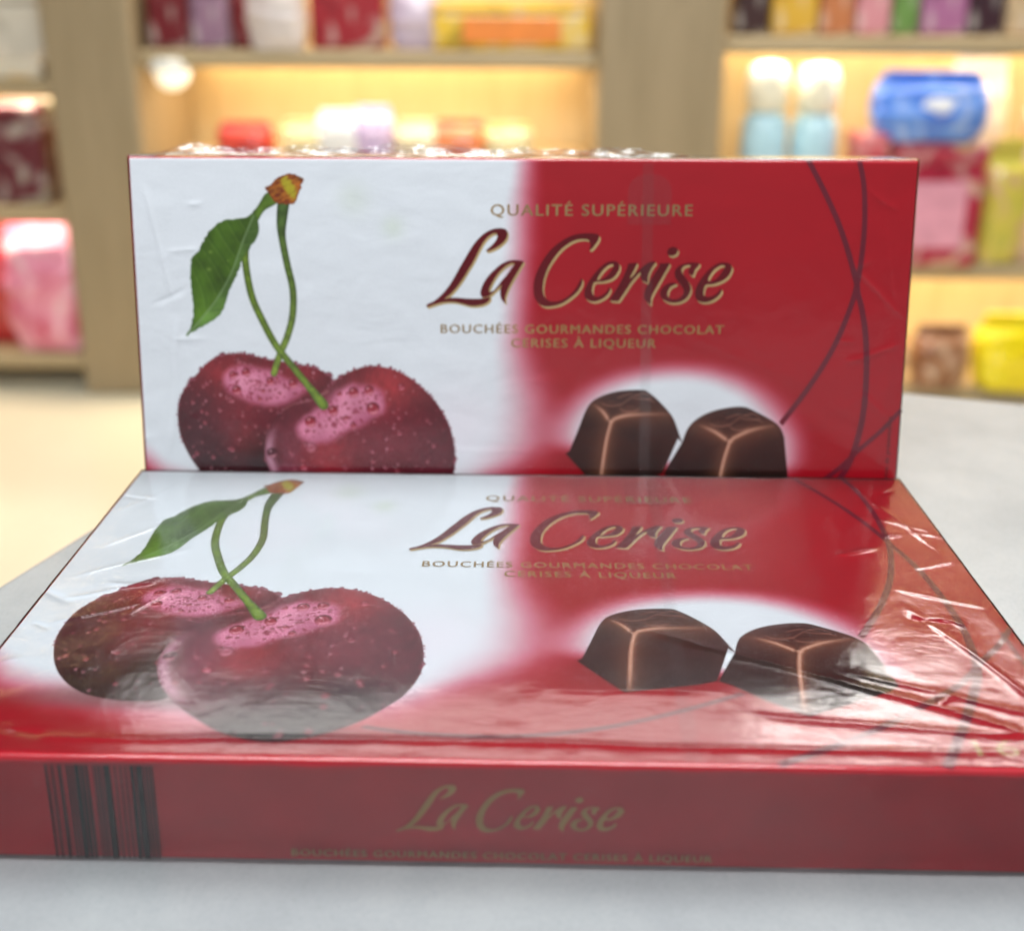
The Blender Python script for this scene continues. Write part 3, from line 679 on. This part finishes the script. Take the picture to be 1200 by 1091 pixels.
    fin(TH-.045, .0140, seed+40, .01, .74, "wrap_seam")
    return w

def make_box(name, label, seed, creases, waves, shared=None):
    root = empty(name)
    tag(root, label, "chocolate box", "boxes of cherry liqueur chocolates")
    if shared is None:
        bm = bmesh.new(); box_bm(bm, 0, BW, 0, AH*BW, 0, Z0, .0006, 3)
        for v in bm.verts:                      # lower edge given an added undercut, shaped for a dark contact line
            if v.co.z < .0012: v.co.x += .0010*(1 if v.co.x < BW/2 else -1); v.co.y += .0010*(1 if v.co.y < AH*BW/2 else -1)
        parts = {}
        parts['carton'] = bm_obj("carton", bm, M['card'], root)
        parts['front_print'] = link_mesh("background_print", make_art_mesh("background_print", lambda X, Y: base_art(X, Y), .0022, .9978, .0022, AHO-.0022, 1/360, Z0+.00004), M['print'], root)
        parts['cherry'] = link_mesh("cherry_picture", make_art_mesh("cherry_picture", paint_fruit, .035, .425, .008, .505, 1/1350, Z0+.00010), M['print'], root)
        parts['choc'] = link_mesh("chocolate_picture", make_art_mesh("chocolate_picture", paint_chocolates, .55, .87, .275, .46, 1/1350, Z0+.00010), M['print'], root)
        sw = poly_curve("swirl_lines", [ribbon(SW_A, .0066, .0088), ], Z0+.00007, M['swirl'], root, smooth=0)
        poly_curve("swirl_line", [ribbon(K2, .0066, .0072)], Z0+.000075, M['swirl'], root, smooth=0)
        poly_curve("swirl_line", [ribbon(SW_C, .0058, .0072)], Z0+.00008, M['swirl'], root, smooth=0)
        poly_curve("swirl_line", [ribbon(SW_D, .0048, .0052)], Z0+.00006, M['swirl'], root, smooth=0)
        sw.name = "swirl_line"
        glyphs = [[G_L], [G_a, G_ah], [G_C], [G_e, G_eh], [G_r], [G_i], [G_dot], [G_s], [G_e2, G_e2h]]
        # each letter its own filled outline, all nine joined into one printed word
        def word(nm, m, z, par, **kw):
            obs = [poly_curve(nm, g, z+(.0000015*k), m, par, **kw) for k, g in enumerate(glyphs)]
            bm = bmesh.new()
            for o in obs: bm.from_mesh(o.data)
            me = bpy.data.meshes.new(nm); bm.to_mesh(me); bm.free()
            for o in obs: bpy.data.objects.remove(o)
            return link_mesh(nm, me, m, par)
        wd = word("brand_lettering", M['maroon'], Z0+.00024, root)
        word("gold_shadow", M['gold'], Z0+.00015, wd, offset=(.0020, .0026))
        word("gold_outline", M['gold'], Z0+.00019, wd, offset=(.0010, .0013))
        text_fit("quality_lettering", "QUALITÉ SUPÉRIEURE", .4603, .7170, .0695, .0152, Z0+.00015, M['golddark'], root, bold=0, spacing=1.18, rise=.004)
        text_fit("slogan_lettering", "BOUCHÉES GOURMANDES CHOCOLAT", .3956, .7628, .2185, .0120, Z0+.00015, M['slogan'], root, bold=0, spacing=1.16, rise=.003)
        text_fit("slogan_lettering", "CERISES À LIQUEUR", .4873, .6754, .2364, .0122, Z0+.00015, M['slogan'], root, bold=0, spacing=1.16, rise=.003)
        text_fit("weight_lettering", "165 g", .893, .990, .5005, .0200, Z0+.00015, M['gold'], root, bold=-.01, spacing=1.1)
        fr = Matrix.Translation((.9890*BW, (AH-.446)*BW, Z0+.00015)) @ Matrix.Rotation(math.pi/2, 4, 'Z')
        text_fit("caption_lettering", "Suggestion de présentation", 0, .1125, AH, .0066, 0, M['darkred_ink'], root, bold=0, spacing=1.05, frame=fr)
        # the long side that faces the camera on the lying box
        F = Matrix.Translation((0, -.00015, Z0-AH*BW)) @ Matrix.Rotation(math.pi/2, 4, 'X')
        sc = .49
        word("side_brand_lettering", M['golddim'], 0, root, frame=F, scale=sc, origin=(.3783, .0838), offset=(.4030-.3783, .0226-.0838))
        text_fit("side_slogan_lettering", "BOUCHÉES GOURMANDES CHOCOLAT CERISES À LIQUEUR", .3115, .672, .1000, .0074, 0, M['golddark'], root, bold=0, spacing=1.15, frame=F)
        bars = []; rr = random.Random(4); u = .1083
        pat = [(1, 2), (1, 2), (1, 2), (3, 4), (2, 1), (1, 1), (5, 1), (2, 1), (3, 3), (1, 1), (1, 1), (1, 2), (1, 1), (3, 1), (2, 2), (1, 3), (1, 3), (1, 3), (1, 1), (4, 1), (5, 1), (1, 2), (1, 2), (1, 1), (1, 0)]
        px = [(160, 167), (182, 188), (206, 216), (235, 242), (249, 255), (262, 281), (287, 296), (303, 311), (330, 335), (341, 346), (352, 358), (366, 389),
              (405, 410), (425, 430), (443, 448), (460, 475), (481, 505), (512, 517), (523, 528), (534, 540)]
        for a, b in px:
            ua, ub_ = (.1083+(t-160)/380*.0906 for t in (a, b+1))
            bars.append([(ua, .0085), (ub_, .0085), (ub_-.0018, .1060), (ua-.0018, .1060)])
        poly_curve("barcode", bars, 0, M['ink'], root, smooth=0, frame=F)
    else:
        for o in shared.children:
            if o.name.startswith(("plastic_wrap", "side_", "barcode")): continue
            c = o.copy(); COL.objects.link(c); c.parent = root
            for g in o.children:
                d = g.copy(); COL.objects.link(d); d.parent = c
    make_wrap(root, seed, creases, waves, shared is not None)
    return root

lying = make_box("chocolate_box", "chocolate box lying flat in front, its red side with barcode facing the viewer", 3,
    [((.62, .335), (1.0, .505), .0042, .006), ((.80, .40), (1.0, .47), .0030, .004), ((.90, .28), (1.0, .50), .0030, .004), ((.93, .02), (.985, .20), .0030, .004),
     ((.91, .10), (1.0, .14), .0022, .004), ((.94, .22), (1.0, .20), .0024, .004), ((.90, .26), (1.0, .30), .0020, .004), ((.70, .46), (.995, .49), .0020, .005),
     ((.02, .30), (.15, .25), .0028, .003), ((.015, .26), (.14, .19), .0026, .003), ((.02, .20), (.11, .11), .0026, .003), ((.03, .34), (.12, .30), .0024, .003),
     ((.01, .12), (.07, .03), .0022, .003), ((.0, .503), (1.0, .503), .0026, .004), ((.52, .43), (.70, .435), .0024, .010), ((.10, .33), (.20, .20), .0016, .004)], .0042)
standing = make_box("chocolate_box", "chocolate box standing upright behind the lying one, showing cherries on white", 57,
    [((.955, .02), (.985, .20), .0022, .004), ((.93, .14), (1.0, .205), .0022, .0035), ((.92, .26), (1.0, .235), .0022, .004), ((.945, .30), (1.0, .35), .0024, .004),
     ((.985, .20), (.97, .42), .0022, .005), ((.02, .03), (.055, .20), .0020, .005), ((.055, .20), (.03, .40), .0020, .005), ((.70, .22), (.90, .30), .0006, .012),
     ((.0, .385), (1.0, .385), .0005, .004)], .0030, shared=lying)
LEAN, YAW, SX = 0.127720, 0.009204, 0.002357
rotm = Matrix.Rotation(YAW, 4, 'Z') @ Matrix.Rotation(math.pi/2-LEAN, 4, 'X')
face0 = Vector((SX+.5-.5*math.cos(YAW), AH-.5*math.sin(YAW), 0))*BW
zdir = (rotm.to_3x3() @ Vector((0, 0, 1)))
standing.matrix_world = Matrix.Translation(face0-zdir*Z0) @ rotm
# the carton's lower edge is squashed flat where it leans on the counter
MW = standing.matrix_world.copy()
for o in standing.children_recursive:
    if o.name.startswith(("carton", "plastic_wrap")):
        if o.data.users > 1: o.data = o.data.copy()
        n = len(o.data.vertices); co = np.empty(n*3, np.float32); o.data.vertices.foreach_get("co", co); co = co.reshape(-1, 3)
        A = np.array(MW); wz = co @ A[2, :3]+A[2, 3]; need = np.maximum(.0003-wz, 0)/A[2, 1]
        co[:, 1] += need; o.data.vertices.foreach_set("co", co.ravel()); o.data.update()

# ------------------------------------------------------------------ the shop behind, far out of focus
def wood(name, a, b, sc=(14, 14, 1.2)):
    m, N, L, B = mat(name)
    f = noise(N, L, tex_coord(N, L, sc), 2.2, 5, .6, .6)
    L.new(ramp(N, L, f, [(0.25, a), (0.75, b)]), B.inputs['Base Color']); B.inputs['Roughness'].default_value = .5
    return m
W_post = wood("grey_oak_laminate", (0.27, 0.205, 0.115), (0.36, 0.275, 0.165))
W_board = wood("oak_board_laminate", (0.36, 0.27, 0.15), (0.46, 0.36, 0.21), (2, 14, 14))
W_back = wood("honey_oak_panel", (0.50, 0.38, 0.20), (0.60, 0.48, 0.27))
fm, N_, L_, B_ = mat("cream_floor_tile")
L_.new(ramp(N_, L_, noise(N_, L_, tex_coord(N_, L_, 1.0), 3, 4), [(.3, (.72, .66, .49)), (.7, (.78, .72, .54))]), B_.inputs['Base Color'])
B_.inputs['Roughness'].default_value = .25
fl = box("floor", -4, 4, -3, 4, -.95, -.90, fm); tag(fl, kind="structure")
bw = box("wall", -4, 4, 3.05, 3.15, -.90, 2.6, simple("cream_wall_paint", (.6, .56, .46), .7)); tag(bw, kind="structure")

ls, N_, L_, B_ = mat("warm_led"); B_.inputs['Emission Color'].default_value = (1, .70, .34, 1); B_.inputs['Emission Strength'].default_value = 14
unit = empty("shelf_unit", (0, 2.6, -.90))
tag(unit, "oak wall shelving with warm lights under its boards, full of sweets", "shelving")
def ub(name, x0, x1, y0, y1, z0, z1, m, bev=.004):
    return box(name, x0, x1, y0-2.6, y1-2.6, z0+.9, z1+.9, m, unit, bev)
ub("back_panel", -2.3, 2.5, 2.86, 2.90, -.90, 2.0, W_back)
posts = [(-2.1, -1.88), (-1.085, -.860), (.291, .605), (1.95, 2.2)]
for a, b in posts: ub("post", a, b, 2.42, 2.859, -.90, 2.0, W_post, .012)
bays = [(-1.88, -1.085, (-.79, -.385, -.055, .32, .7, 1.08, 1.46, 1.9)), (-.860, .291, (-.79, -.53, -.265, .020, .42, .78, 1.14, 1.5, 1.9)), (.605, 1.95, (-.86, -.515, .06, .42, .78, 1.14, 1.5, 1.9))]
warm = []
for a, b, zs in bays:
    for z in zs:
        bd = ub("shelf_board", a+.001, b-.001, 2.44, 2.858, z-.045, z, W_board, .01)
        if z > -.75:
            box("led_strip", a+.03, b-.03, .22, .235, z+.9-.052, z+.9-.0455, ls, bd)
            warm.append((a, b, z))
for a, b, z in warm:
    hi_ = z > .5
    area("shelf_light", ((a+b)/2, 2.66, z-.056), ((a+b)/2, 2.72, z-1), (b-a)*.92, .22, (1.1 if hi_ else 3.3)*(b-a), (1.0, .80, .56) if hi_ else (1.0, .78, .50))
    if not hi_: area("shelf_light", ((a+b)/2, 2.48, z-.056), ((a+b)/2, 2.60, z-1), (b-a)*.9, .02, 1.9*(b-a), (1.0, .86, .66))

def multi(name, cols, scale, rough=.3, dist=1.5):
    m, N, L, B = mat(name)
    f = noise(N, L, tex_coord(N, L, 1.0), scale, 2, .5, dist)
    n = len(cols)
    L.new(ramp(N, L, f, [(.30+.40*k/(n-1), c) for k, c in enumerate(cols)]), B.inputs['Base Color'])
    B.inputs['Roughness'].default_value = rough; B.inputs['Coat Weight'].default_value = .3
    return m
def pillow(name, cx, cy, z0, w, h, d, cols, label, cat="bag", scale=9, seed=0, group=None, band=None):
    """a filled sweet bag: swollen body, crimped head seam"""
    root = empty(name, (cx, cy, z0)); tag(root, label, cat, group)
    nu, nv = 40, 30
    V, U = np.meshgrid(np.linspace(0, 1, nv), np.linspace(0, 1, nu), indexing='ij')
    ang = U*2*np.pi
    prof = np.where(V < .86, np.sin(np.clip(V/.86, 0, 1)*np.pi*.78+.28)**.55, 0)
    prof = np.maximum(prof, 0); th = np.where(V < .86, prof, .05)
    wd = .5*w*(.80+.20*np.sin(V*np.pi)**.5)
    cs, sn = np.cos(ang), np.sin(ang)
    X = np.sign(cs)*np.abs(cs)**.6*wd
    Y = np.sign(sn)*np.abs(sn)**.8*.5*d*th
    cr = (fbm(U*3+seed, V*3, 3, seed, 3)-.45)*.16*min(w, h)
    X = X+cr*.35; Y = Y+cr*np.where(V < .86, 1, .2); Z = V*h+cr*.2*V*(V < .98)
    me = grid_mesh("bag_body", np.stack([X, Y, Z], -1))
    m = multi(name+"_film", cols, scale)
    link_mesh("bag_body", me, m, root)
    bm = bmesh.new(); box_bm(bm, -w*.40, w*.40, -.006, .006, h*.97, h*1.05, .003, 2)
    bm_obj("crimped_seam", bm, m, root, True)
    if band:
        bm = bmesh.new(); bmesh.ops.create_uvsphere(bm, u_segments=20, v_segments=12, radius=1)
        for v in bm.verts: v.co = Vector((v.co.x*w*.24, -d*.36+v.co.y*d*.16, h*.5+v.co.z*h*.22))
        bm_obj("bag_label", bm, simple(name+"_label", band, .4), root, True)
    return root
def carton(name, x0, x1, y, z0, z1, d, col, label, panel=None, rot=0, cat="box", group=None):
    cx = (x0+x1)/2; root = empty(name, (cx, y, z0)); root.rotation_euler.z = rot
    tag(root, label, cat, group)
    w = (x1-x0)/2; h = z1-z0
    ca_ = np.array(col); dk = tuple(ca_*.55); pl = tuple(ca_*.55+np.array([.72, .68, .62])*.45)
    rr = random.Random(int(abs(x0)*1000)); alt = rr.choice([(.75, .45, .08), (.70, .30, .34), (.30, .34, .12), (.62, .60, .58), tuple(ca_)])
    pm = multi(name+"_printed_card", [dk, tuple(col), tuple(col), pl, alt], 11, .35, .8)
    box("box_body", -w, w, -d/2, d/2, 0, h*.82, pm, root, .014, 4)
    box("box_lid", -w*1.012, w*1.012, -d/2-.003, d/2+.003, h*.82+.0005, h, pm, root, .014, 4)
    if panel: box("label_panel", -w*.62, w*.62, -d/2-.006, -d/2-.0005, h*.16, h*.70, simple(name+"_panel", panel, .4), root, .002, 1)
    return root
def bottle(x, y, z0, z1, r, label, cap=(.90, .86, .70), body=(.45, .68, .78)):
    root = empty("bottle", (x, y, z0)); tag(root, label, "bottle", "cream capped bottles on the right hand shelf")
    h = z1-z0
    def lathe(nm, pr, m):
        a = np.linspace(0, 2*np.pi, 33); P = np.array([[[rr*np.cos(t), rr*np.sin(t), zz] for t in a] for rr, zz in pr])
        return link_mesh(nm, grid_mesh(nm, P), m, root)
    lathe("bottle_body", [(.001, 0), (r*.95, 0), (r, .01), (r, h*.60), (r*.96, h*.70), (r*.80, h*.74), (r*.60, h*.755)], simple("pale_blue_glass", body, .2))
    lathe("bottle_cap", [(r*.66, h*.755), (r*.88, h*.77), (r*.88, h*.93), (r*.70, h*.985), (r*.2, h), (.0005, h)], simple("cream_cap", cap, .35))
    lathe("bottle_label", [(r*1.01, h*.18), (r*1.02, h*.20), (r*1.02, h*.48), (r*1.01, h*.50)], simple("white_paper_label", (.72, .74, .72), .5))
    return root
def lamp(x, y, z, r, label):
    root = empty("spotlight", (x, y, z)); tag(root, label, "spotlight")
    bm = bmesh.new(); bmesh.ops.create_cone(bm, cap_ends=True, segments=28, radius1=r*1.15, radius2=r*.9, depth=.03)
    bm_obj("housing", bm, simple("white_lamp_housing", (.8, .78, .7), .4), root, False, (0, 0, .024))
    bm = bmesh.new(); bmesh.ops.create_uvsphere(bm, u_segments=24, v_segments=12, radius=r*.85)
    m, N, L, B = mat("lit_lamp_glass"); B.inputs['Emission Color'].default_value = (1, .88, .58, 1); B.inputs['Emission Strength'].default_value = .85
    bm_obj("bulb", bm, m, root, True)

DR, RD, MV, PK, YL, WH = (.16, .012, .018), (.50, .02, .03), (.30, .17, .25), (.75, .22, .34), (.80, .55, .05), (.75, .72, .68)
# left bay
pillow("sweet_bag", -1.19, 2.50, -.79, .22, .35, .12, [(.55, .05, .12), (.80, .30, .42), (.82, .55, .60)], "pink sweet bag on the bottom board left of the left post", scale=7, seed=2)
pillow("sweet_bag", -1.36, 2.56, -.79, .20, .38, .12, [DR, RD, (.5, .1, .08)], "red sweet bag at the far left edge beside the pink bag", scale=7, seed=5)
carton("gift_box", -1.30, -1.15, 2.55, -.385, -.12, .14, (.13, .02, .03), "dark maroon gift box with a pale label left of the left post")
carton("biscuit_box", -1.55, -1.32, 2.56, -.385, -.16, .14, RD, "red biscuit box at the left edge of the middle board")
carton("sweet_tray", -1.26, -1.11, 2.52, -.055, -.02, .16, (.68, .62, .50), "low cream tray on the board left of the left post", cat="tray")
carton("biscuit_box", -1.26, -1.12, 2.56, -.019, .16, .12, (.55, .52, .45), "grey cream carton stacked on the low cream tray")
# middle bay, top board
carton("praline_box", -.84, -.735, 2.53, .02, .20, .12, DR, "dark red praline box beside the left post on the top board")
carton("praline_box", -.73, -.635, 2.53, .02, .18, .12, MV, "narrow mauve carton between two dark red praline boxes")
carton("praline_box", -.63, -.56, 2.55, .02, .21, .12, (.20, .015, .02), "dark wine praline box left of the white round tin")
pillow("sweet_bag", -.51, 2.47, .02, .15, .17, .08, [(.55, .45, .42), (.75, .70, .68)], "rounded white sweet pouch on the top board", scale=5, seed=8)
carton("praline_box", -.43, -.245, 2.54, .02, .22, .12, (.34, .015, .025), "bright red praline box right of the white pouch")
pillow("sweet_bag", -.17, 2.52, .02, .13, .21, .09, [(.55, .42, .55), (.70, .62, .72)], "lavender sweet pouch beside the yellow box", scale=5, seed=9)
carton("biscuit_box", -.12, .275, 2.53, .02, .135, .14, (.80, .52, .04), "long yellow biscuit box beside the middle post", (.80, .24, .04))
lamp(-.785, 2.47, -.040, .050, "small round lit spotlight glowing beside the left post")
# middle bay, behind the standing box
for k, (x, w, h, cols, lab) in enumerate([
    (-.62, .15, .095, [RD, (.75, .10, .05)], "red sweet bag whose top shows behind the left part of the standing box"),
    (-.47, .11, .10, [(.8, .62, .30), (.85, .75, .45)], "pale gold sweet bag just right of the red one"),
    (-.37, .13, .125, [(.85, .84, .84), (.88, .88, .88)], "bright white sweet bag in the middle of the lit row"),
    (-.285, .11, .135, [(.55, .38, .66), (.74, .62, .80)], "purple sweet bag beside the bright white one"),
    (-.17, .12, .10, [(.85, .70, .40), (.85, .80, .60)], "cream sweet bag right of the purple one"),
    (-.06, .14, .105, [(.75, .16, .10), (.80, .36, .10)], "orange red sweet bag in the lit row"),
    (.07, .13, .095, [(.80, .60, .20), (.78, .74, .55)], "yellow cream sweet bag at the right end of the lit row")]):
    pillow("sweet_bag", x, 2.52, -.265, w, h, .10, cols, lab, scale=12, seed=20+k, group="sweet bags in the lit row")
# right bay
bottle(.735, 2.52, -.515, -.006, .060, "cream capped bottle next to the middle post")
bottle(.865, 2.52, -.515, -.010, .060, "cream capped bottle nearer the blue bag")
pillow("sweet_bag", 1.13, 2.46, -.195, .29, .165, .16, [(.05, .14, .62), (.10, .28, .80), (.55, .62, .80)], "blue sweet bag lying on the red packs", scale=6, seed=31, band=(.75, .76, .80))
carton("praline_box", .95, 1.03, 2.47, -.515, -.175, .12, (.62, .10, .13), "narrow light red carton left of the tall red carton")
carton("praline_box", 1.045, 1.28, 2.48, -.515, -.197, .14, (.42, .015, .05), "tall red carton with pink panel under the blue bag", (.72, .32, .42))
pillow("sweet_bag", 1.31, 2.60, -.515, .16, .52, .10, [(.80, .60, .38), (.80, .72, .60)], "tall peach sweet bag behind the red carton", scale=6, seed=33)
pillow("sweet_bag", 1.36, 2.48, -.515, .12, .31, .10, [(.42, .42, .06), (.62, .52, .08), (.60, .30, .30)], "olive yellow sweet bag right of the red carton", scale=9, seed=34)
pillow("sweet_bag", 1.47, 2.50, -.515, .15, .48, .10, [(.75, .40, .20), (.80, .66, .50)], "orange cream sweet bag at the right edge", scale=7, seed=35)
for k, (x0, x1, c, lab) in enumerate([(.635, .72, (.05, .02, .02), "dark brown carton beside the middle post on the right top board"),
    (.725, .84, (.70, .42, .05), "amber carton right of the dark brown one"), (.845, .93, (.55, .20, .08), "rust carton between amber and pink cartons"),
    (.935, 1.02, (.70, .30, .34), "pink carton on the right top board"), (1.025, 1.09, (.16, .30, .08), "green carton right of the pink one"),
    (1.095, 1.21, (.42, .16, .32), "purple carton right of the green one"), (1.215, 1.30, (.05, .02, .03), "black carton near the right edge of the top board"),
    (1.305, 1.46, (.62, .46, .28), "tan carton at the right edge of the top board")]):
    carton("carton_pack", x0, x1, 2.54, .06, .20+.02*(k % 3), .12, c, lab, group="cartons on the right top board")
pillow("sweet_bag", 1.235, 2.45, -.86, .15, .17, .12, [(.18, .06, .02), (.34, .16, .08), (.62, .50, .38)], "brown sweet bag on the lowest board behind the counter", scale=10, seed=41)
pillow("sweet_bag", 1.445, 2.45, -.86, .24, .20, .14, [(.80, .62, .0), (.85, .75, .02)], "bright yellow sweet bag on the lowest board at the right", scale=5, seed=42)
pillow("sweet_bag", 1.06, 2.45, -.86, .17, .15, .12, [(.45, .10, .06), (.75, .62, .45)], "red brown sweet bag low down beside the standing box", scale=10, seed=43)
